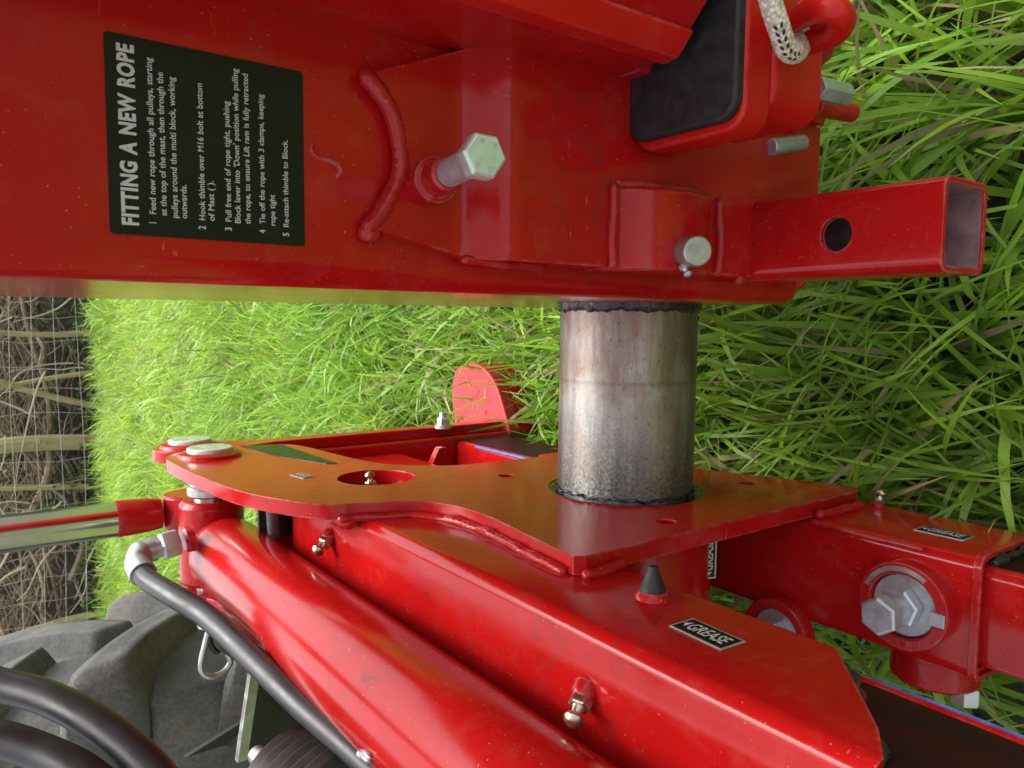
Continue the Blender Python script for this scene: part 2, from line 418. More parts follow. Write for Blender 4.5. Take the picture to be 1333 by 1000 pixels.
def make_grass():
    # sample positions, denser towards the photographer
    spec = [(0.35, 1.15, 10500, .26, .0084, 7), (1.15, 2.2, 13500, .23, .0072, 6), (2.2, 4.2, 9000, .19, .0064, 4), (4.2, 9.4, 5200, .17, .0078, 3)]
    V, F, T = [], [], []; nv = 0
    def field(x, y, k):   # slow pseudo-random fields
        return np.sin(x * 2.1 + k) * np.cos(y * 1.7 + 2 * k) + .6 * np.sin(x * 5.3 - y * 4.1 + 3 * k) + .4 * np.cos(x * 11 + y * 9 + k)
    for r0, r1, rho, L0, w0, K in spec:
        for a0, a1, mult in ((-40, 38, 1.), (38, 130, .16), (-130, -40, .16), (130, 230, .10)):
            if mult < 1 and r0 > 4: mult *= .5
            area = (r1 ** 2 - r0 ** 2) / 2 * R(a1 - a0); N = int(area * rho * mult)
            r = np.sqrt(rng.uniform(r0 ** 2, r1 ** 2, N)); a = np.radians(rng.uniform(a0, a1, N))
            x, y = r * np.sin(a), r * np.cos(a)
            # tillers: pull blades towards tuft centres
            q = .055; cxs = np.round(x / q) * q; cys = np.round(y / q) * q
            jx = np.sin(cxs * 917.3 + cys * 331.7) * .5 * q; jy = np.cos(cxs * 521.1 - cys * 733.9) * .5 * q
            pull = rng.uniform(.25, .85, N); x = x + (cxs + jx - x) * pull; y = y + (cys + jy - y) * pull
            gap = field(x * 1.6, y * 1.6, 2.2); gap = gap + (.55 * field(x * 3.1, y * 3.1, .4) if r1 < 2 else 0)
            keep = (gap > (-.08 if r1 < 1.2 else -.25 if r1 < 2 else -.95)) | (rng.random(N) < .16)
            keep &= y < 7.35 + .12 * np.sin(x * 9) + .15 * np.sin(x * 23 + 1) + rng.normal(0, .12, N)
            x, y = x[keep], y[keep]; N = len(x)
            ld = field(x, y, .7) * 1.5 + np.sin(cxs[keep] * 311 + cys[keep] * 197) * 1.3       # lay direction
            az = ld + rng.normal(0, .62, N)
            if r1 < 2.5:
                side = np.where(np.sin(cxs[keep] * 411 + cys[keep] * 157 + 1.3 * field(x, y, 1.1)) > 0, 0, np.pi)
                az = side + .45 * np.sin(ld) + rng.normal(0, .55, N)
            L = L0 * rng.lognormal(0, .33, N) * (1 + .18 * field(x, y, 4.))
            L = np.clip(L, .05, .36)
            th0 = np.abs(rng.normal(.30, .25, N)); th1 = np.clip(rng.normal(1.5 if r1 < 2.5 else 1.35, .55, N), .1, 2.5)
            w = w0 * np.clip(rng.lognormal(0, .42, N), .3, 1.9)
            dx, dy = np.sin(az), np.cos(az); tw = rng.normal(0, .7, N)
            sx, sy = np.cos(az + tw), -np.sin(az + tw)
            z0 = .018 * np.sin(x * 2.3 + 1) * np.cos(y * 1.9) - .02 + .01 * np.sin(7 * x + 3 * y)
            ph, pz = np.zeros(N), np.zeros(N); rows = []
            for k in range(K + 1):
                t = k / K
                if k:
                    th = th0 + th1 * ((k - .5) / K) ** 1.4
                    ph = ph + np.sin(th) * L / K; pz = np.maximum(pz + np.cos(th) * L / K, .006)
                hw = w * .5 * (.75 + .6 * t if t < .4 else .99 * (1 - ((t - .4) / .6) ** 1.7)) + .0002
                bx, by, bz = x + dx * ph, y + dy * ph, z0 + pz
                tilt = .35 * np.sin(tw * 3 + t * 2)
                rows.append((np.stack([bx - sx * hw, by - sy * hw, bz - tilt * hw], 1), np.stack([bx + sx * hw, by + sy * hw, bz + tilt * hw], 1)))
            P = np.stack([np.stack(rw, 1) for rw in rows], 1).reshape(N, -1, 3)       # N, 2(K+1), 3
            idx = np.arange(N)[:, None, None] * (2 * (K + 1)) + nv
            quad = np.array([[2 * k, 2 * k + 1, 2 * k + 3, 2 * k + 2] for k in range(K)])[None]
            F.append((idx + quad).reshape(-1, 4)); V.append(P.reshape(-1, 3)); nv += N * 2 * (K + 1)
            # blade tint: fresh green, yellow-green, a few dead straws, plus painted far brightness
            g = rng.random(N)[:, None]; y_ = rng.random(N)[:, None] ** 1.6
            col = np.array([.060, .185, .010]) * (1 - g) + np.array([.15, .35, .016]) * g
            col = col * (1 - .6 * y_) + np.array([.30, .47, .05]) * .6 * y_
            far = np.clip((np.hypot(x, y) - 1.2) / 3.0, 0, 1)[:, None]  # distance lightening: the sky-lit look of far grass painted into the tint
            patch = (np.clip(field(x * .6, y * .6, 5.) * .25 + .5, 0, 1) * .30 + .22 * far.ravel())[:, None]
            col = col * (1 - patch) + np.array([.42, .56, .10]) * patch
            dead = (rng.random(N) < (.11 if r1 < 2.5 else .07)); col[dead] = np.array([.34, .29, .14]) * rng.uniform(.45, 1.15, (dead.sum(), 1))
            col *= rng.uniform(.6, 1.2, (N, 1)) * (1.1 if r1 < 2.5 else 1.25)  # farther rings brightened a little more in the tint
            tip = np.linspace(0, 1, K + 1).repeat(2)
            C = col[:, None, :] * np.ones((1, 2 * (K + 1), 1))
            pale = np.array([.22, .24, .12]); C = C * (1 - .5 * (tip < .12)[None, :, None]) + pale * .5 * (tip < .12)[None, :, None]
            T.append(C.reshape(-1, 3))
    # flattened dead straw on the soil
    V, F, T = np.concatenate(V), np.concatenate(F), np.concatenate(T)
    me = bpy.data.meshes.new('grass'); me.vertices.add(len(V)); me.vertices.foreach_set('co', V.astype(np.float32).ravel())
    me.loops.add(F.size); me.loops.foreach_set('vertex_index', F.astype(np.int32).ravel())
    me.polygons.add(len(F)); me.polygons.foreach_set('loop_start', np.arange(0, F.size, 4, dtype=np.int32)); me.polygons.foreach_set('loop_total', np.full(len(F), 4, dtype=np.int32))
    me.polygons.foreach_set('use_smooth', np.ones(len(F), dtype=bool))
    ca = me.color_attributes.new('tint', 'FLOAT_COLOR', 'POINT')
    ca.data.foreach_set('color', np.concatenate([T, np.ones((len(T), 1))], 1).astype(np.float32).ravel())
    me.update(); me.validate(); me.materials.append(MAT['grass'])
    o = bpy.data.objects.new('grass', me); LINK(o); o['kind'] = 'stuff'; o['label'] = 'long fresh green field grass'; o['category'] = 'grass'
    print('grass quads', len(F))
make_grass()

# ------------------------------------------------------------------ hedge and netting far behind
def make_hedge():
    h = thing('laid_hedge', 'brown winter hedge of laid stems and stakes behind the netting', 'hedge', (-.5, 9.4, 0))
    Y = 9.15
    prof = [(9.1, -.05), (9.35, .22), (9.9, .5), (10.3, 1.25), (10.7, 1.3), (11.2, .3), (11.6, -.05)]
    bm = new(); rows = []
    for i in range(40):
        x = -9 + i * .45; rows.append([bm.verts.new((x, y + random.uniform(-.06, .06), z + random.uniform(-.06, .06) * (z > 0))) for y, z in prof])
    for A, B in zip(rows, rows[1:]):
        for k in range(len(prof) - 1): bm.faces.new((A[k], A[k + 1], B[k + 1], B[k]))
    part('bank', bm, 'bank', h)
    for u, r, lean, tall in ((430, .034, 0, 1.2), (552, .095, .0, 1.45), (601, .032, .04, 1.35), (518, .036, .35, 1.3), (748, .045, -.06, 1.3), (470, .028, -.2, 1.1), (660, .05, .1, 1.3), (790, .04, .2, 1.2), (850, .07, 0, 1.4), (330, .06, .05, 1.4), (250, .05, -.1, 1.3), (120, .06, .08, 1.4), (20, .05, 0, 1.3)):
        b = px(100, u, 'y', 9.0); b.z = -.05
        path = [b + Vector((lean * t * tall + .02 * math.sin(5 * t + u), .03 * math.sin(3 * t), tall * t)) for t in np.linspace(0, 1, 7)]
        part('stake', sweep(path, [r * .78 * (1.05 - .2 * t) * random.uniform(.92, 1.08) for t in np.linspace(0, 1, 7)], 9), 'stake', h)
    for k in range(46):           # laid stems
        x = random.uniform(-6.5, 4.5); z = random.uniform(.05, 1.1); L = random.uniform(.8, 2.4); up = random.uniform(-.1, .5)
        pts = [Vector((x + L * t, Y + random.uniform(-.06, .25) , z + up * L * t + .12 * math.sin(4 * t + k) + random.uniform(-.05, .05))) for t in np.linspace(0, 1, 7)]
        r = random.uniform(.012, .035); part('stem', sweep(spline(pts, 3), [r * (1 - .6 * t) for t in np.linspace(0, 1, 19)], 6), 'bark', h)
    bm = new()
    for k in range(2600):
        x = random.uniform(-6.5, 4.8); z = random.betavariate(1.3, 1.5) * 1.35; L = random.uniform(.25, 1.1); a = random.gauss(0, .6) + (math.pi if random.random() < .4 else 0)
        y = Y + .25 + random.uniform(-.22, .5) + .15 * z
        pts = [Vector((x, y, z))]; d = Vector((math.cos(a), random.uniform(-.25, .25), math.sin(a) * .9))
        for s in range(5):
            d = (d + Vector((random.gauss(0, .2), random.gauss(0, .15), random.gauss(0, .2)))).normalized(); pts.append(pts[-1] + d * L / 5)
        r = random.choice((.003, .004, .006, .009)); sweep(pts, [r, r, r * .9, r * .8, r * .6, r * .4], 4, bm, caps=False)
    part('twigs', bm, 'twig', h, kind='stuff')
    for k in range(44):           # pale bare shoots in front of the stems
        x = random.uniform(-4.5, 2.5); z = random.uniform(.02, .8); a = random.uniform(0, 6.28); pts = [Vector((x, 8.86 + random.uniform(0, .15), z))]; cu = random.gauss(0, .5)
        L = random.uniform(.5, 1.3)
        for s_ in range(7):
            a += cu * .35 + random.gauss(0, .22); pts.append(pts[-1] + Vector((math.cos(a), random.uniform(-.1, .1), abs(math.sin(a)) * .8)) * L / 7)
        r = random.uniform(.005, .011); pp = spline(pts, 3); part('shoot', sweep(pp, [r * (1 - .7 * i / len(pp)) for i in range(len(pp))], 6), 'shoot', h)
    bm = new()
    for k in range(5200):
        x = random.uniform(-6.5, 4.8); z = random.expovariate(4.5) + .02 if random.random() < .75 else random.uniform(.2, 1.2); y = Y + random.uniform(-.3, .3)
        if z > .25 and math.sin(x * 3.1) + math.sin(x * 7.7 + z * 5) < .5: continue
        c = Vector((x, y, z)); s = random.uniform(.018, .045); E_ = Euler((random.uniform(0, 6), random.uniform(0, 6), random.uniform(0, 6))).to_matrix()
        vs = [bm.verts.new(c + E_ @ Vector(p) * s) for p in ((-1, 0, 0), (-.1, -.6, .1), (1, 0, -.1), (-.1, .6, .1))]
        bm.faces.new(vs)
    part('ivy_leaves', bm, 'leaf', h, kind='stuff', smooth=0)
    h.location.y -= 1.35
    f = thing('wire_netting', 'galvanised stock netting stretched in front of the hedge', 'fence', (-.5, 8.78, 0))
    def Zs(x, z): return z + .012 * math.sin(2.2 * x + 5 * z)
    for k in range(9):
        z = .06 + k * .165
        part('line_wire', sweep([(x, 8.78 + .03 * math.sin(x), Zs(x, z)) for x in np.linspace(-6.5, 4.8, 40)], .0016, 5), 'wire', f)
    for k in range(56):
        x = -6.4 + k * .2
        part('stay_wire', sweep([(x + .015 * math.sin(9 * z + k), 8.775 + .03 * math.sin(x), Zs(x, z)) for z in np.linspace(.04, 1.4, 8)], .0014, 5), 'wire', f)
    f.location.y -= 1.35
make_hedge()

# ------------------------------------------------------------------ mast
def make_mast():
    m = thing('mast', 'red box mast with black rope-fitting instruction sticker', 'mast', (.19, .66, .39))
    prof = rrect(.022, .42, .5, 1.0, .020, 8)
    part('mast_column', prism(prof, 'z', .39, 1.75), 'red', m, .0015)
    # instruction sticker
    D = part('instruction_sticker', prism(rrect(.049, .163, .952, 1.0695, .002, 3), 'y', .4992, .505), 'decal', m, label='black sticker with white numbered rope fitting instructions')
    def line(s, u, v0, v1, h, bold=.012, shear=0., word=1.15, char=1.0):
        a = px(u, v0, 'y', .4990); b = px(u, v1, 'y', .4990)
        part('lettering', text_mesh(s, (a.x, .4990, a.z), (1, 0, 0), (0, 0, 1), b.x - a.x, h, bold, shear, word=word, char=char), 'print', D)
    line('FITTING A NEW ROPE', 180, 294, 61, .0086, .042, 0., 1.3, 1.08)
    for num, s, u, v0, v1 in (('1', 'Feed new rope through all pulleys, starting', 203, 279, 77), ('', 'at the top of the mast, then through the', 217, 281, 96), ('', 'pulleys around the multi block, working', 231.5, 284, 102), ('', 'outwards.', 243.5, 285, 241),
                          ('2', 'Hook thimble over M16 bolt at bottom', 267, 287, 110), ('', 'of Mast ( ).', 279, 288, 236), ('3', 'Pull free end of rope tight, pushing', 301, 289, 133), ('', "Block lever into 'Down' position while pulling", 313, 291, 91), ('', 'the rope, to ensure Lift ram is fully retracted', 326, 292, 98),
                          ('4', 'Tie off the rope with 3 clamps, keeping', 345, 292, 124), ('', 'rope tight', 358, 294, 254), ('5', 'Re-attach thimble to Block.', 375.5, 296, 183)):
        line(s, u, v0, v1, .0036, .012)
        if num: line(num, u + .4, v0 + 12, v0 + (11 if num == '1' else 7.5), .0041, .02)
    # S-shaped weld mark
    pts = [(407, 188), (402, 200), (410, 210), (422, 210), (430, 213), (442, 218), (444, 227), (436, 232)]
    pts = [px(u, v, 'y', .5002) for u, v in ((410, 186), (405, 191), (407, 199), (416, 206), (428, 209), (440, 215), (443, 224), (437, 231))]
    part('weld_letter', sweep(spline(pts, 4), .0016, 8), 'red', m)
    # lower housing plate: concave top edge, leaning out to a bend, then straight down
    XL = lambda z: .046 + (.012 * (z - .833) / .07 if z > .833 else 0)
    def ysurf(z):
        t = min(max((z - .802) / .036, 0), 1); q = t * t * (3 - 2 * t)      # joggle: the lower part stands proud
        return .464 + q * .024
    bm = new(); cols = 22; zs_n = 48; G = []
    for i in range(cols + 1):
        t = i / cols; col = []
        xt = .064 + (.168 - .064) * t
        zt = .910 - .029 * math.sin(math.pi * t) ** .68
        for j in range(zs_n + 1):
            s = j / zs_n; z = zt + (.402 - zt) * s ** 1.7
            k = min(1, (zt - z) / .09); xl = .064 + (.0455 - .064) * k; xr = .168 + (.205 - .168) * k
            col.append(bm.verts.new((xl + (xr - xl) * t, ysurf(z), z)))
        G.append(col)
    for i in range(cols):
        for j in range(zs_n): bm.faces.new((G[i][j], G[i + 1][j], G[i + 1][j + 1], G[i][j + 1]))
    r = bmesh.ops.extrude_face_region(bm, geom=bm.faces[:])
    for v in [e for e in r['geom'] if isinstance(e, bmesh.types.BMVert)]: v.co.y = min(v.co.y + .040, .503)
    part('housing_plate', bm, 'red', m, .0012)
    arc = [Vector((.064 + .104 * t, ysurf(.9) + .0045, .912 - .029 * max(0, math.sin(math.pi * t)) ** .68)) for t in np.linspace(-.03, 1.03, 24)]
    part('weld_bead', bead(arc, .0064, .004, jitter=.06), 'red_weld', m)
    part('weld_bead', bead([(.062, .497, .913), (.061, .494, .905), (.060, .494, .899)], .007), 'red_weld', m)
    part('weld_bead', bead([(.046, .486, .835), (.044, .480, .80), (.044, .48, .76)], .0035), 'red_weld', m)
    # stop bolt on a red boss, pointing at the viewer
    a = px(570, 233, 'y', .474); b = px(622, 207, 'y', .405); d = (b - a).normalized()
    part('bolt_boss', lathe(a - d * .015, d, [(0, .0165), (.012, .0165), (.014, .0125), (.034, .012), (.036, .0105)], 28), 'red_weld', m)
    bo = part('stop_bolt', cyl(a + d * .022, b, .0095, 28), 'zinc', m, label='long bright zinc hex bolt')
    hd = part('bolt_head', hexa(b - d * .001, b + d * .0125, .0258, rot=.45), 'zinc_green', bo, .0006)
    u_, w_, _ = frame_of(d)
    for k in range(6):
        an = k * math.pi / 3 + .3
        if k in (1, 4): continue
        c = b + d * .0125 + (u_ * math.cos(an) + w_ * math.sin(an)) * .0088
        part('head_mark', cyl(c, c + d * .0006, .0016, 8), 'zinc', bo)
    # half-round bearing cap
    z0, rr = .634, .070
    pr = [(.500, z0 + .067), (.474, z0 + .067)] + [(.500 - rr * math.cos(an) * .78 - .006, z0 + rr * math.sin(an)) for an in np.linspace(R(62), R(-62), 22)] + [(.474, z0 - .067), (.500, z0 - .067)]
    part('bearing_cap', prism(pr, 'x', .0435, .112), 'red', m, .003, 3)
    part('weld_bead', bead([(.044, .462, z0 + .068), (.080, .462, z0 + .069), (.114, .462, z0 + .068)], .0042), 'red_weld', m)
    part('weld_bead', bead([(.044, .462, z0 - .069), (.080, .462, z0 - .070), (.116, .462, z0 - .067)], .0050), 'red_weld', m)
    part('weld_bead', bead([(.116, 0.466, z0 + .064), (.115, 0.457, z0 + .03), (.115, 0.453, z0), (.115, 0.457, z0 - .03), (.115, 0.466, z0 - .06)], .0035), 'red_weld', m)
    # locking pin with grease nipple in the bearing cap
    a = px(884, 330, 'y', .452); b = px(909, 327, 'y', .418); d = (b - a).normalized()
    pn = part('locking_pin', cyl(a - d * .02, b, .0128, 32, ch=.0012), 'nickel', m, .0005)
    q = px(888, 343, 'y', .438); grease_nipple(q, Vector((-.75, -.5, -.05)), .0036, m, 'zinc', False)
    # lower left flange end, bottom plate
    part('corner_foot', prism([(.0225, .52), (.028, .507), (.045, .5005), (.072, .5005), (.072, .98), (.0225, .98)], 'z', .374, .3902), 'red', m, .001)
    part('weld_bead', bead([(.040, .489, .398), (.052, .478, .3985)], .006), 'red_weld', m)
    part('weld_bead', bead([(.046, .475, .4), (.10, .475, .399), (.2, .475, .399)], .004), 'red_weld', m)
    # socket tube pointing at the viewer
    o_, i_ = rrect(.042, .1185, .437, .5145, .011, 6), rrect(.0475, .1130, .4425, .509, .006, 6)
    tube = hollow(o_, i_, 'y', .285, .476)
    hole = lathe((.079, .3755, .48), (0, 0, 1), [(0, .0148), (.06, .0148)], 28)
    part('socket_tube', cut(tube, hole), 'red', m, .0010)
    bare = hollow(rrect(.0476, .1129, .4426, .5089, .006, 6), rrect(.0482, .1123, .4432, .5083, .0055, 6), 'y', .287, .47)
    part('bare_bore', cut(bare, lathe((.079, .3755, .48), (0, 0, 1), [(0, .0148), (.06, .0148)], 28)), 'bare', m)
    part('weld_bead', bead([(.038, .472, .519), (.08, .472, .5175), (.123, .472, .519)], .0052), 'red_weld', m)
    part('weld_bead', bead([(.121, .472, .516), (.121, .472, .44)], .004), 'red_weld', m)
    # guide channel down the right of the mast face, folded front
    pr = [(.200, .501), (.200, .405), (.206, .399), (.268, .338), (.35, .338), (.41, .40), (.41, .501)]
    G = part('guide_channel', prism(pr, 'z', .697, 1.75), 'red', m, .002)
    part('edge_highlight_strip', prism([(.1985, .418), (.1985, .402), (.2035, .3965), (.214, .3865), (.219, .3915), (.206, .405), (.206, .418)], 'z', .6965, 1.75), 'red_cast', m, .0012)  # brighter proud strip stands in for the highlight along the folded edge
    part('channel_stop', prism(rrect(.2, .235, .44, .5, .006, 4), 'z', .672, .6968), 'red_weld', m, .002)
    part('stop_stud', cyl((.213, .425, .6965), (.213, .425, .676), .010, 20, ch=.002), 'nickel', m)
    # right hand lower plate edge
    part('gusset', prism([(.205, .41), (.205, .60), (.235, .60), (.235, .395)], 'y', .455, .499), 'red', m, .002)
    return m
make_mast()

# ------------------------------------------------------------------ buffer block below the channel, with lifting eye and rope
def make_buffer():
    b = thing('buffer_block', 'red bracket carrying a black rubber buffer pad and round lifting eye', 'buffer', (.25, .41, .55))
    zp = .684; yf = px(960, 60, 'z', zp).y; x0 = px(880, 172, 'z', zp).x; yb = .4655
    part('rubber_pad', prism(rrect(x0, .40, yf, yb, .016, 6), 'z', zp - .03, zp), 'rubber', b, .0035, 3, label='thick black rubber pad with rounded corners')
    yt = px(973, 60, 'z', zp - .008).y; zb = px(1006, 60, 'y', yt).z; zl = px(1062, 60, 'y', yt + .004).z
    part('pad_tray', prism(rrect(x0 - .007, .41, yt, yb, .018, 6), 'z', zb, zp - .008), 'red_cast', b, .0035, 3)
    part('block', prism(rrect(x0 + .008, .40, yt - .004, .448, .020, 6), 'z', zl, zb + .001), 'red_cast', b, .005, 3)
    part('lower_block', prism(rrect(x0 + .03, .38, yt + .006, .44, .015, 6), 'z', zl - .014, zl + .001), 'red_cast', b, .004, 3)
    # round bar eye
    c = Vector((.262, .315, .565)); pts = []
    e0 = px(1022, 28, 'y', .33); e1 = px(1088, 20, 'y', .285); e2 = px(1050, 62, 'y', .33)
    path = spline([px(1015, 34, 'y', .372), px(1030, 28, 'y', .345), px(1062, 14, 'y', .305), px(1086, 13, 'y', .290), px(1097, 27, 'y', .290), px(1084, 45, 'y', .305), px(1052, 56, 'y', .335), px(1030, 66, 'y', .372)], 8)
    part('lifting_eye', sweep(path, .0088, 16), 'red_cast', b)
    C4 = [px(u, v, 'x', .222) for u, v in ((1040, 90), (1064, 92), (1082, 78), (1092, 52), (1088, 20), (1040, 15))]
    part('cheek', prism([(p.y, p.z) for p in C4], 'x', .222, .236), 'red_cast', b, .002)
    # fixings under the block
    a = px(1062, 115, 'y', .40); q = px(1102, 124, 'y', .40)
    part('fixing_bolt', hexa(a, q, .019), 'zinc', b, .0006)
    a = px(1060, 138, 'y', .43); q = px(1109, 147, 'y', .43)
    part('stop_bar', cyl(a, q, .0095, 18, ch=.001), 'red_weld', b)
    a = px(1002, 192, 'y', .462); q = px(1044, 186, 'y', .462)
    part('lock_nut', cyl(a, q, .0085, 18, ch=.001), 'zinc', b)
    rp = thing('rope', 'white braided rope with black flecks threaded through the red eye', 'rope', tuple(px(1028, 70, 'y', .315)))
    path = spline([px(992, -60, 'y', .30), px(1003, 0, 'y', .305), px(1014, 36, 'y', .308), px(1024, 64, 'y', .314), px(1036, 69, 'y', .322), px(1043, 58, 'y', .334), px(1041, 40, 'y', .345), px(1046, 5, 'y', .352), px(1054, -60, 'y', .352)], 8)
    ro = part('rope_strand', sweep(path, .0072, 14), 'rope', rp)
    # black tracer yarns
    for k in range(7):
        i = 14 + k * 2; 
        if i + 1 >= len(path): break
        t = (path[i + 1] - path[i]).normalized(); n = (EYE - path[i]).normalized(); n = (n - t * n.dot(t)).normalized(); s = t.cross(n)
        for sg in (-1, 1):
            c0 = path[i] + n * .0066 + s * sg * .0018
            part('tracer', lathe(c0 - t * .0022 + s * .0008 * sg, t - s * .35 * sg, [(0, .0002), (.001, .0010), (.0032, .0010), (.0044, .0002)], 8), 'rubber', ro)
make_buffer()

# ------------------------------------------------------------------ pivot shaft
def make_shaft():
    X0, X1 = -.225, .03; Yc, Zc, r = .668, .474, .0835
    s = thing('pivot_shaft', 'thick worn bare steel pivot shaft between mast and red plate', 'shaft', (-.207, Yc, Zc))
    part('shaft_body', lathe((X0, Yc, Zc), (1, 0, 0), [(0, r), (X1 - X0, r)], 96), 'shaft', s)
    def ring(x0, x1, r0, r1, lump):
        bm = lathe((x0, Yc, Zc), (1, 0, 0), [(0, r0), ((x1 - x0) * .25, r1 * .985), ((x1 - x0) * .5, r1), (x1 - x0, r1), (x1 - x0, r0)], 200)
        for v in bm.verts:
            a = math.atan2(v.co.z - Zc, v.co.y - Yc); n_ = math.sin(9 * a) + .8 * math.sin(23 * a + 1) + .6 * math.sin(47 * a + 2) + .3 * math.sin(81 * a)
            v.co.x += n_ * lump * .8; k_ = 1 + .5 * lump / r1 * math.sin(31 * a + 700 * v.co.x); v.co.y = Yc + (v.co.y - Yc) * k_; v.co.z = Zc + (v.co.z - Zc) * k_
        return bm
    part('grease_collar', ring(.011, .0235, r - .002, r + .0045, .0011), 'grease', s)
    part('grease_seal', ring(-.2062, -.2015, r - .002, r + .0035, .0012), 'grease', s)
make_shaft()

# ------------------------------------------------------------------ sliding frame: plate, two box sleeves, rear upright
XP, XB = -.207, -.2255
def make_frame():
    f = thing('slide_carriage', 'red welded carriage with bored side plate and two box sleeves', 'carriage', (-.29, .6, .2))
    near = [(.490, .250), (.490, .700), (.497, .709)]
    top = spline([(0, .497, .709), (0, .560, .703), (0, .650, .692), (0, .715, .697), (0, .757, .722), (0, .783, .775), (0, .800, .812), (0, .855, .846), (0, .93, .872), (0, 1.05, .887), (0, 1.12, .892)], 5)
    top = [(p.y, p.z) for p in top][1:]
    tip = [(1.19 + .062 * math.cos(a), .832 + .062 * math.sin(a)) for a in np.linspace(R(95), R(-15), 10)]
    far = [(p.y, p.z) for p in spline([(0, 1.252, .775), (0, 1.235, .705), (0, 1.19, .682), (0, 1.10, .670), (0, 1.01, .655), (0, .950, .620), (0, .915, .56), (0, .905, .47), (0, .90, .37)], 4)] + [(.885, .35), (.70, .295), (.52, .228), (.50, .228)]
    poly = near + top + tip + far
    plate = prism(poly, 'x', XB + .0005, XP)
    P_ = part('side_plate', cut(plate, lathe((-.25, .671, .469), (1, 0, 0), [(0, .0970), (.1, .0970)], 72), lathe((-.25, .904, .698), (1, 0, 0), [(0, .050), (.1, .050)], 48),
              lathe((-.25, .815, .549), (1, 0, 0), [(0, .011), (.1, .011)], 20), lathe((-.216, .529, .552), (1, 0, 0), [(0, .011), (.1, .011)], 20), lathe((-.216, .60, .32), (1, 0, 0), [(0, .011), (.1, .011)], 20)),
              'red', f, .0016, 3, label='broad flat red plate with bored holes')
    part('bore_grease', hollow([(.671 + .0969 * math.cos(a), .469 + .0969 * math.sin(a)) for a in np.linspace(0, 2 * math.pi, 64, endpoint=False)], [(.670 + .084 * math.cos(a), .472 + .084 * math.sin(a)) for a in np.linspace(0, 2 * math.pi, 64, endpoint=False)], 'x', -.225, -.2082), 'grease', f)
    # pivot housing behind the plate
    part('pivot_housing', lathe((-.50, .668, .474), (1, 0, 0), [(0, .108), (.273, .108)], 64), 'red', f)
    grease_label((-.2780, .5700, .430), (1, 0, 0), (0, .40, .92), .052, .020, f)
    # upper sleeve, open box with a slanted mouth
    zt, zb, xl = .776, .648, -.405
    o_ = rrect(xl, XB, zb, zt, .013, 5); i_ = rrect(xl + .009, XB - .009, zb + .009, zt - .009, .006, 5)
    up = hollow(o_, i_, 'y', .185, 1.0)
    mouth = prism([(.10, .60), (.297, .60), (.297, .646), (.283, .651), (.205, .738), (.188, .765), (.188, .80), (.10, .80)], 'x', -.6, .1)
    US = part('upper_sleeve', cut(up, mouth), 'red', f, .0012)
    part('sleeve_end_cap', prism(rrect(xl + .002, XB - .002, zb + .002, zt - .002, .012, 4), 'y', .992, .9995), 'red', f)
    # welds between plate edge and upper sleeve
    path = [Vector((XB + .002, y, z + .004)) for y, z in top[:28]]
    part('weld_bead', bead(path, .0052, jitter=.15), 'red_weld', f)
    part('weld_bead', bead([(XB + .003, .486, .708), (XB + .003, .484, .690), (XB + .004, .487, .655)], .0058), 'red_weld', f)
    part('weld_bead', bead([(XB + .001, .795, .777), (XB - .006, .80, .785), (XB - .008, .83, .789)], .008), 'red_weld', f)
    # lower sleeve
    zt2, zb2, xl2 = .351, .205, -.350
    o_ = rrect(xl2, XB, zb2, zt2, .013, 5); i_ = rrect(xl2 + .009, XB - .009, zb2 + .009, zt2 - .009, .006, 5)
    part('lower_sleeve', hollow(o_, i_, 'y', .308, 1.0), 'red', f, .0012)
    part('weld_bead', bead([(XB + .003, .486, .345), (XB + .003, .482, .325), (XB + .003, .484, .25)], .0062), 'red_weld', f)
    part('weld_bead', bead([(XB - .002, .486, .354), (XB - .004, .42, .354), (XB - .004, .36, .3535)], .003), 'red_weld', f)
    part('sleeve_lip', hollow(rrect(xl2 - .002, XB + .0025, zb2 - .002, zt2 + .0025, .014, 5), rrect(xl2 + .003, XB - .003, zb2 + .003, zt2 - .003, .011, 5), 'y', .3045, .3125), 'red_weld', f, .001)
    # inner web plates closing the frame on the far left side
    part('back_plate', prism([(.34, .21), (.34, .40), (.52, .70), (.98, .70), (1.27, .34), (1.27, .21)], 'x', -.47, -.455), 'red', f, .002)
    # adjuster on the lower sleeve: slotted boss ring, zinc disc, bolt and nut
    def adjuster(c, s, full=True):
        c = Vector(c); z = Vector((0, 0, 1))
        ring = hollow([(c.x + .046 * s * math.cos(a), c.y + .046 * s * math.sin(a)) for a in np.linspace(0, 2 * math.pi, 48, endpoint=False)], [(c.x + .0335 * s * math.cos(a), c.y + .0335 * s * math.sin(a)) for a in np.linspace(0, 2 * math.pi, 48, endpoint=False)], 'z', c.z - .004, c.z + .017)
        A = part('adjuster_ring', ring, 'red_weld', f, .002)
        part('adjuster_disc', lathe(c, z, [(0, .033 * s), (.009, .033 * s), (.0105, .0315 * s)], 40), 'zinc', A)
        part('adjuster_nut', hexa(c + z * .010, c + z * .026, .036 * s), 'zinc', A, .0006)
        part('adjuster_bolt', cyl(c + z * .02, c + z * .052, .0115 * s, 24), 'zinc', A)
        part('bolt_head', hexa(c + z * .047, c + z * .066, .0345 * s, rot=.6), 'zinc', A, .0008)
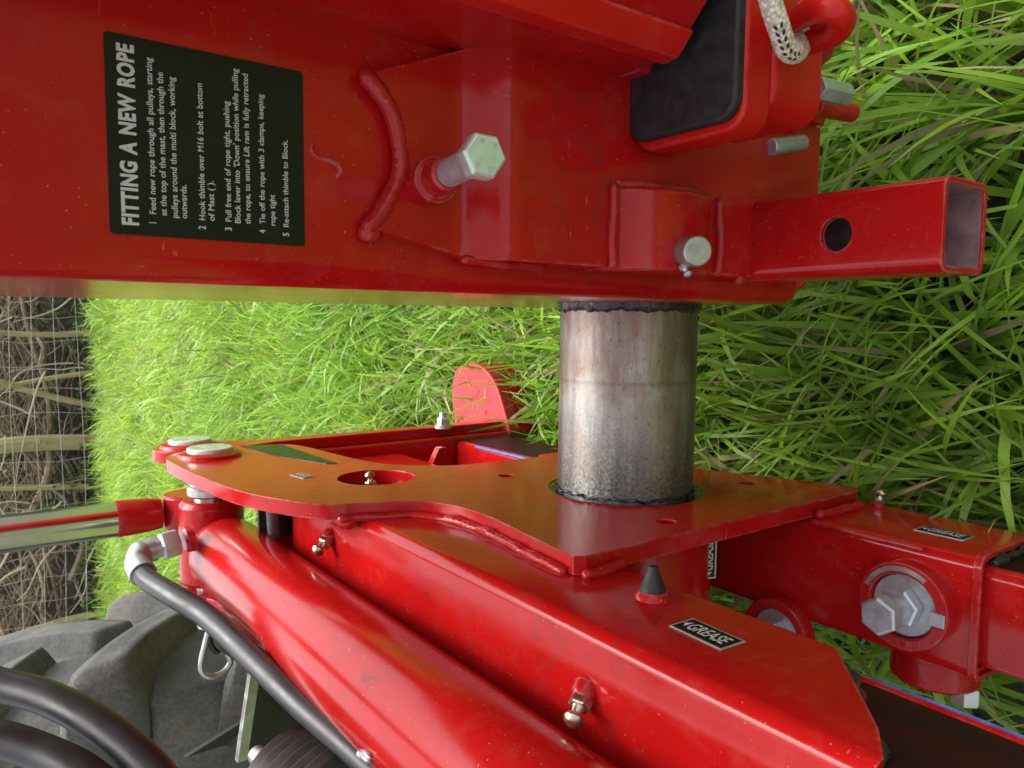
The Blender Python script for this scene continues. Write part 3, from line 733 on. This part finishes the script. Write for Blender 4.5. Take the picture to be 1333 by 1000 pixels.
        if full:
            bm = hollow([(c.x + .0405 * s * math.cos(a), c.y + .0405 * s * math.sin(a)) for a in np.linspace(R(-20), R(80), 14)] + [(c.x + .0385 * s * math.cos(a), c.y + .0385 * s * math.sin(a)) for a in np.linspace(R(80), R(-20), 14)],
                        [(c.x + .0402 * s * math.cos(a), c.y + .0402 * s * math.sin(a)) for a in np.linspace(R(-20), R(80), 14)] + [(c.x + .0388 * s * math.cos(a), c.y + .0388 * s * math.sin(a)) for a in np.linspace(R(80), R(-20), 14)], 'z', c.z + .0165, c.z + .0185)
            part('ring_slot', prism([(c.x + .0418 * s * math.cos(a), c.y + .0418 * s * math.sin(a)) for a in np.linspace(R(-35), R(70), 14)] + [(c.x + .0368 * s * math.cos(a), c.y + .0368 * s * math.sin(a)) for a in np.linspace(R(70), R(-35), 14)], 'z', c.z + .0165, c.z + .0178), 'nickel', A)
            bm.free()
            part('lock_tab', box((c.x - .010, c.y - .043 * s, c.z + .011), (c.x + .004, c.y - .028 * s, c.z + .0180)), 'zinc', A, .0008)
    adjuster((-.290, .372, .3515), 1.0)
    adjuster((-.372, .520, .3515), .95, False)
    part('side_boss', cyl((-.352, .375, .278), (-.392, .375, .278), .045, 36, ch=.003), 'red_weld', f)
    part('side_bolt', hexa((-.392, .345, .27), (-.412, .345, .27), .026), 'zinc', f)
    # rear upright with second pin
    pr = [(1.285, .215), (1.285, .70), (1.262, .76), (1.252, .80)] + [(1.308 + .056 * math.cos(a), .832 + .056 * math.sin(a)) for a in np.linspace(R(195), R(-40), 16)] + [(1.330, .74), (1.318, .70), (1.318, .215)]
    part('rear_upright', prism(pr, 'x', -.2285, -.2095), 'red', f, .002)
    part('rear_post', prism(rrect(-.31, -.229, 1.27, 1.31, .006, 4), 'z', .215, .635), 'red', f, .001)
    part('rear_web', prism([(.95, .47), (1.269, .47), (1.269, .632), (.95, .64)], 'x', -.262, -.250), 'red', f, .001)
    part('rear_gusset', prism([(-.329, .43), (-.2275, .43), (-.2275, .445), (-.2635, .465), (-.329, .465)], 'y', 1.16, 1.175), 'red', f, .001)
    # rear nut stack
    c = px(577, 556, 'x', -.209)
    part('rear_bolt', lathe((-.211, c.y, c.z), (1, 0, 0), [(0, .017), (.006, .017), (.006, .013)], 24), 'zinc', f)
    part('rear_nut', hexa((-.205, c.y, c.z), (-.190, c.y, c.z), .022), 'zinc', f, .0006)
    part('rear_stud', cyl((-.191, c.y, c.z), (-.180, c.y, c.z), .0075, 18), 'zinc', f)
    # nipples, labels
    grease_nipple((-.276, .404, .779), (-.5, -.35, .78), .0072, f)
    grease_nipple((-.268, .871, .779), (-.5, -.3, .8), .0072, f)
    grease_nipple((-.224, .915, .700), (1, 0, .1), .0062, f)
    grease_nipple((XB, .476, .222), (1, -.2, 0), .0058, f)
    c = Vector((XB, .420, .690)); d = Vector((1, 0, 0))
    part('nipple_boss', lathe(c, d, [(-.002, .016), (.003, .0145), (.006, .012)], 24), 'red_weld', f)
    part('rubber_cone', lathe(c, d, [(.005, .0112), (.008, .0112), (.010, .0098), (.020, .0058), (.026, .0038), (.0275, 0)], 24), 'rubber', f)
    grease_label((XB + .0003, .345, .714), (0, -1, .06), (0, -.06, -1), .050, .026, f)
    grease_label((XB + .0003, .369, .288), (0, -1, 0), (0, 0, -1), .052, .028, f)
    grease_label((XP + .0003, .965, .775), (0, -1, -.2), (0, .2, -1), .032, .018, f)
    part('warning_sticker', prism([(q.y, q.z) for q in (px(u, v, 'x', XP) for u, v in ((312, 581), (366, 579), (440, 604), (425, 604), (360, 594)))], 'x', XP, XP + .0008), 'decal', f)
    # pins through the top lugs
    for y in (1.19, 1.308):
        xw = XP if y < 1.25 else -.2095
        part('pin_washer', lathe((xw, y, .832), (1, 0, 0), [(0, .046), (.0045, .0445), (.007, .040)], 40), 'red_weld', f)
        part('pin_head', lathe((xw + .006, y, .832), (1, 0, 0), [(0, .033), (.006, .033), (.0075, .0315)], 40), 'zinc_green', f, .0008)
    part('hinge_pin', cyl((-.47, 1.19, .832), (XB - .001, 1.19, .832), .0255, 32), 'chrome', f)
    part('pin_sleeve', cyl((-.252, 1.19, .832), (XB - .0008, 1.19, .832), .0305, 32, ch=.002), 'chrome', f)
    part('spacer', cyl((-.268, 1.19, .832), (-.2525, 1.19, .832), .034, 32, ch=.003), 'nickel', f)
    part('inner_lug', prism([(1.19 + .055 * math.cos(a), .832 + .055 * math.sin(a)) for a in np.linspace(0, 2 * math.pi, 32, endpoint=False)], 'x', -.425, -.408), 'red_weld', f, .002)
    part('lug_arm', prism([(1.0, .70), (1.0, .79), (1.15, .86), (1.22, .79)], 'x', -.425, -.409), 'red', f, .002)
    part('cross_tube', prism(rrect(1.03, 1.10, .690, .790, .006, 4), 'x', -.404, -.2275), 'red', f, .001)
    part('grey_rod', cyl(px(352, 640, 'y', 1.015), px(357, 700, 'y', 1.015), .0085, 20), 'grey_tube', f)
    part('gap_shade_strip', prism([(-.30, .74), (-.232, .74), (-.232, .815), (-.30, .815)], 'y', 1.022, 1.028), 'black_paint', f)  # black sheet stands in for the shaded gap next to the rod
    return f
make_frame()

# ------------------------------------------------------------------ inner slide tubes
def make_slides():
    u = thing('slide_tube', 'grease-blackened square slide tube leaving the upper sleeve towards the corner', 'tube', (-.31, .4, .655), 'telescopic slide tubes')
    part('tube_wall', hollow(rrect(-.394, -.2365, .660, .7645, .012, 5), rrect(-.388, -.2425, .666, .7585, .007, 5), 'y', -.25, .95), 'greasy', u)
    part('painted_edge', sweep([(-.2415, -.25, .6638), (-.2415, .262, .6638)], .0058, 10), 'red', u)
    part('blue_line', sweep([(-.2392, -.25, .6592), (-.2392, .25, .6592)], .0034, 8), 'blue', u)
    part('grease_bead', bead([(-.236, .285, .658), (-.235, .26, .672), (-.235, .215, .735), (-.236, .195, .755)], .006, jitter=.5), 'grease', u)
    l = thing('slide_tube', 'red square slide tube leaving the lower sleeve, black grease on its side', 'tube', (-.29, .6, .215), 'telescopic slide tubes')
    part('tube_wall', hollow(rrect(-.340, -.2365, .216, .340, .012, 5), rrect(-.334, -.2425, .222, .334, .007, 5), 'y', -.05, 1.262), 'red', l)
    part('greasy_side', prism(rrect(-.05, .30, .225, .330, .003, 3), 'x', -.2372, -.2358), 'greasy', l)
    part('greasy_side', prism(rrect(.92, 1.27, .225, .332, .003, 3), 'x', -.2372, -.2358), 'greasy', l)
    part('grease_bead', bead([(-.234, .303, .33), (-.233, .303, .30), (-.234, .303, .25)], .0055, jitter=.5), 'grease', l)
    part('blue_line', sweep([(-.2405, .94, .3385), (-.2405, 1.2, .3385)], .003, 8), 'blue', l)
make_slides()

# ------------------------------------------------------------------ hydraulic rams and hoses
def make_rams():
    ax, az, r = -.341, .832, .0545
    h = thing('hydraulic_ram', 'long red hydraulic ram barrel lying along the upper sleeve', 'ram', (ax, .9, az), 'hydraulic rams')
    part('barrel', lathe((ax, 1.135, az), (0, -1, 0), [(0, .030), (.002, .044), (.016, .052), (.03, r), (1.45, r)], 72), 'red', h)
    part('end_eye', lathe((ax - .060, 1.19, az), (1, 0, 0), [(0, .040), (.006, .047), (.120, .047), (.129, .041)], 40), 'red_weld', h, .003)
    part('end_neck', cyl((ax, 1.17, az), (ax, 1.12, az), .034, 32), 'red_weld', h)
    part('weld_bead', bead([(ax + .046 * math.cos(a), 1.124, az + .046 * math.sin(a)) for a in np.linspace(0, 2 * math.pi, 40)], .0045), 'red_weld', h)
    p = px(240, 703, 'y', 1.085); d = (px(205, 713, 'y', 1.085) - p).normalized()
    part('port_boss', lathe(p - d * .012, d, [(0, .019), (.010, .018), (.013, .015)], 28), 'red_weld', h)
    # seam line, and bright slivers modelled as reflection glints on the barrel
    part('seam_ring', sweep([(ax + (r + .0003) * math.cos(a), .80 + .012 * math.sin(2 * a), az + (r + .0003) * math.sin(a)) for a in np.linspace(R(85), R(150), 14)], .0011, 6), 'red_faded', h)
    for k, (a, y, L) in enumerate(((R(112), .565, .02), (R(105), .555, .016), (R(118), .575, .012))):
        c = Vector((ax + (r + .001) * math.cos(a), y, az + (r + .001) * math.sin(a)))
        part('glint_sliver', lathe(c, (0.15, -1, 0.1), [(0, .001), (.003, .0028), (L - .003, .0028), (L, .001)], 12), 'zinc', h)
    v = thing('hydraulic_ram', 'upright chromed ram rod with red eye above the pins', 'ram', (-.313, 1.305, .832), 'hydraulic rams')
    X, Y = -.3135, 1.306
    part('rod', cyl((X, Y, .945), (X, Y, 1.135), .0275, 48), 'chrome', v)
    part('rod_end', lathe((X, Y, .88), (0, 0, 1), [(0, .024), (.02, .027), (.05, .0285), (.062, .0285), (.066, .0275)], 36), 'red_weld', v)
    part('rod_eye', lathe((X - .028, Y, .832), (1, 0, 0), [(0, .040), (.003, .044), (.053, .044), (.056, .040)], 40), 'red_weld', v, .002)
    part('eye_pin', cyl((X - .06, Y, .832), (-.3005, Y, .832), .022, 28), 'chrome', v)
    part('gland', lathe((X, Y, 1.132), (0, 0, 1), [(0, .034), (.004, .039), (.05, .039), (.055, .045), (.5, .045)], 48), 'red', v, .001)
    # port fitting and hose
    hs_ = thing('hydraulic_hose', 'black hydraulic hose from the ram port elbow along the barrel', 'hose', tuple(p + d * .02), 'hydraulic hoses')
    ye = 1.085; e0 = px(233, 705, 'y', ye); d = (px(205, 713, 'y', ye) - e0).normalized()
    part('hex_nut', hexa(e0, e0 + d * .024, .034), 'zinc', hs_, .0008)
    part('thread_collar', cyl(e0 + d * .022, e0 + d * .034, .0135, 24), 'zinc', hs_)
    el = [e0 + d * .030, e0 + d * .046, px(183, 722, 'y', 1.08), px(180, 734, 'y', 1.07), px(187, 748, 'y', 1.04)]
    part('elbow', sweep(spline(el, 6), .0165, 20), 'hose_end', hs_)
    path = [px(184, 742, 'y', 1.055), px(193, 755, 'y', 1.02), px(225, 775, 'y', .96), px(270, 803, 'y', .90), px(330, 858, 'y', .80), px(390, 915, 'y', .715), px(445, 962, 'y', .65), px(520, 1030, 'y', .57), px(600, 1105, 'y', .50)]
    part('hose_tube', sweep(spline(path, 8), .0134, 20), 'hose', hs_)
    for lab, pts in (('upper of two thick black hoses arching across the corner below the tyre', [(-70, 872, .60), (-5, 890, .60), (55, 906, .59), (110, 932, .575), (160, 967, .56), (205, 1010, .545), (245, 1070, .53)]),
                     ('lowest black hose cut off by the bottom left corner of the photo', [(-70, 952, .56), (0, 962, .555), (55, 980, .55), (105, 1004, .54), (150, 1040, .53)])):
        P = []
        for u, w_, dp in pts:
            c = to_world(Vector((u - CX, w_ - CY, FPX))); P.append(EYE + c * (dp / FPX))
        o = thing('hydraulic_hose', lab, 'hose', tuple(P[2]), 'hydraulic hoses')
        part('hose_tube', sweep(spline(P, 8), .0128, 24), 'hose', o)
make_rams()

# ------------------------------------------------------------------ tractor tyre
def make_tyre():
    Rr, W = .765, .235                      # tread base radius, half width
    w = thing('tractor_tyre', 'big dusty grey tractor tyre with deep slanted lugs', 'tyre', (-1.395, 1.30 + .25, .825))
    C = Vector((0, 0, 0)); w.rotation_euler = (0, 0, R(-84)); w_org = ORG[w]; ORG[w] = Vector((0, 0, 0))
    prof = [(-W * .72, .36), (-W * .95, .40), (-W * 1.08, .52), (-W * 1.06, .64), (-W * .97, .715), (-W * .7, .748), (-W * .35, .761), (0, Rr), (W * .35, .761), (W * .7, .748), (W * .97, .715), (W * 1.06, .64), (W * 1.08, .52), (W * .95, .40), (W * .72, .36)]
    part('carcass', lathe(C, (1, 0, 0), prof, 120), 'tyre', w)
    part('rim', lathe(C, (1, 0, 0), [(-W * .75, .385), (-W * .72, .36), (-W * .3, .33), (.05, .31), (.06, .12), (.09, .1), (.1, 0)], 60), 'black_paint', w)
    for x_, r_ in ((-W * 1.085, .50), (-W * 1.085, .60), (-W * 1.03, .675), (-W * .93, .727)):
        part('sidewall_rib', sweep([(x_, r_ * math.cos(a), r_ * math.sin(a)) for a in np.linspace(0, 2 * math.pi, 120, endpoint=False)], .004, 6, closed=True), 'tyre', w)
    def lug(sg):
        bm = new(); secs = []
        base = lambda x: .768 - .03 * (abs(x) / W) ** 2.2 * (1 if abs(x) < W else 1.2)
        stations = [(-.02, .030, .040, .000, .0), (.03, .032, .046, .04, 0), (.10, .034, .050, .105, 0), (.17, .038, .052, .165, 0), (.222, .043, .050, .205, 0), (.242, .047, .030, .220, .0), (.256, .052, -.035, .232, 0)]
        for x, hw, hgt, s, _ in stations:
            rb = min(base(min(x, W)), .765) - .028; rt = .765 + hgt - .012 * (max(x, 0) / W) ** 2
            if x > .245: rb -= .10
            ring = []
            for off, rr in ((-hw * 1.75, rb), (-hw * 1.15, rt - .014), (-hw * 1.0, rt), (hw * 1.0, rt), (hw * 1.15, rt - .014), (hw * 1.75, rb)):
                an = (s + off) / .8
                ring.append(bm.verts.new((sg * x, -rr * math.cos(an), -rr * math.sin(an))))
            secs.append(ring)
        for A, B in zip(secs, secs[1:]):
            for k in range(5): bm.faces.new((A[k], A[k + 1], B[k + 1], B[k]))
            bm.faces.new((A[5], A[0], B[0], B[5]))
        bm.faces.new(secs[0]); bm.faces.new(secs[-1][::-1])
        bmesh.ops.recalc_face_normals(bm, faces=bm.faces)
        cl = bm.edges.layers.float.new('crease_edge')
        for e in bm.edges:
            if e.calc_face_angle(0) > .45: e[cl] = .66
        me = bpy.data.meshes.new('lug'); bm.to_mesh(me); bm.free(); finish_mesh(me, 'tyre', 0); return me
    n = 17; ml, mr = lug(-1), lug(1)
    for k in range(n):
        for me, off in ((mr, 0), (ml, .5)):
            o = bpy.data.objects.new('lug', me); LINK(o); o.parent = w; sub = o.modifiers.new('round', 'SUBSURF'); sub.levels = 2; sub.render_levels = 2; o.rotation_euler = ((k + off) * 2 * math.pi / n + .10, 0, 0)
make_tyre()

# ------------------------------------------------------------------ small linkage things beside the ram
def make_linkage():
    b = thing('bellows_boot', 'ribbed brown-black rubber bellows at the bottom edge below the ram', 'boot', tuple(px(388, 1030, 'y', .80)))
    C = ORG[b]; d = Vector((.10, -1, -.06)); pr = [(-.02, .030)]
    for k in range(6):
        r = .074 + .0060 * k; t = k * .0260
        pr += [(t, r - .010), (t + .004, r + .0005), (t + .0125, r + .005), (t + .0215, r + .0005), (t + .0257, r - .010)]
    part('bellows', lathe(C, d, pr, 56), 'boot', b)
    part('boot_rod', cyl(C - d.normalized() * .12, C + d.normalized() * .02, .012, 20), 'nickel', b)
    l = thing('link_bar', 'flat black link plate with worn steel edge beside the bellows', 'bar', tuple(px(340, 920, 'y', 1.02)))
    a, q = px(336, 868, 'y', 1.0), px(318, 990, 'y', 1.0)
    part('worn_edge', prism([(a.x, a.z + .010), (q.x, q.z + .010), (q.x, q.z - .004), (a.x, a.z - .004)], 'y', .998, 1.01), 'nickel', l, .001)
    part('link_plate', prism([(a.x, a.z - .004), (q.x, q.z - .004), (q.x, q.z - .16), (a.x, a.z - .16)], 'y', 1.0, 1.012), 'black_paint', l, .001)
    s = px(240, 985, 'y', 1.12); e = px(312, 940, 'y', 1.12)
    part('link_strap', prism([(s.x, s.z), (e.x, e.z), (e.x + .01, e.z - .035), (s.x, s.z - .06)], 'y', 1.115, 1.125), 'black_paint', l, .001)
    c = thing('linch_clip', 'small bent steel retaining clip hanging between hose and tyre', 'clip', tuple(px(275, 850, 'y', 1.1)))
    Y = 1.08
    pts = [(274, 812), (268, 835), (262, 862), (264, 876), (276, 881), (292, 874), (300, 862), (297, 852)]
    part('clip_wire', sweep(spline([px(u, v, 'y', Y) for u, v in pts], 6), .0042, 10), 'nickel', c)
    pts = [(276, 800), (272, 826), (276, 842), (284, 850)]
    part('clip_wire', sweep(spline([px(u, v, 'y', Y) for u, v in pts], 6), .0040, 10), 'black_paint', c)
    pts = [(286, 818), (288, 840), (302, 852), (318, 864), (330, 876)]
    part('clip_leg', sweep(spline([px(u, v, 'y', Y - .02) for u, v in pts], 6), .0046, 10), 'black_paint', c)
    g = thing('stabiliser_foot', 'faded red rounded stabiliser foot standing in the grass', 'foot', (-.25, 1.43, 0))
    A = [px(u, v, 'z', .21) for u, v in ((664, 565), (655, 530), (645, 500), (628, 478), (608, 473), (592, 484), (588, 515), (592, 548), (600, 575))]
    poly = [(p.x, p.y) for p in spline(A, 4)]
    part('foot_pad', prism(poly, 'z', .183, .21), 'red_faded', g, .004, 3)
    part('foot_skirt', prism([(p[0] * .985 - .004, p[1] * .99 + .014) for p in poly], 'z', .01, .1835), 'red', g, .003)
    part('leg', box((-.34, 1.44, .10), (-.29, 1.50, .26)), 'red', g, .004)
make_linkage()
print('objects', len(bpy.data.objects))
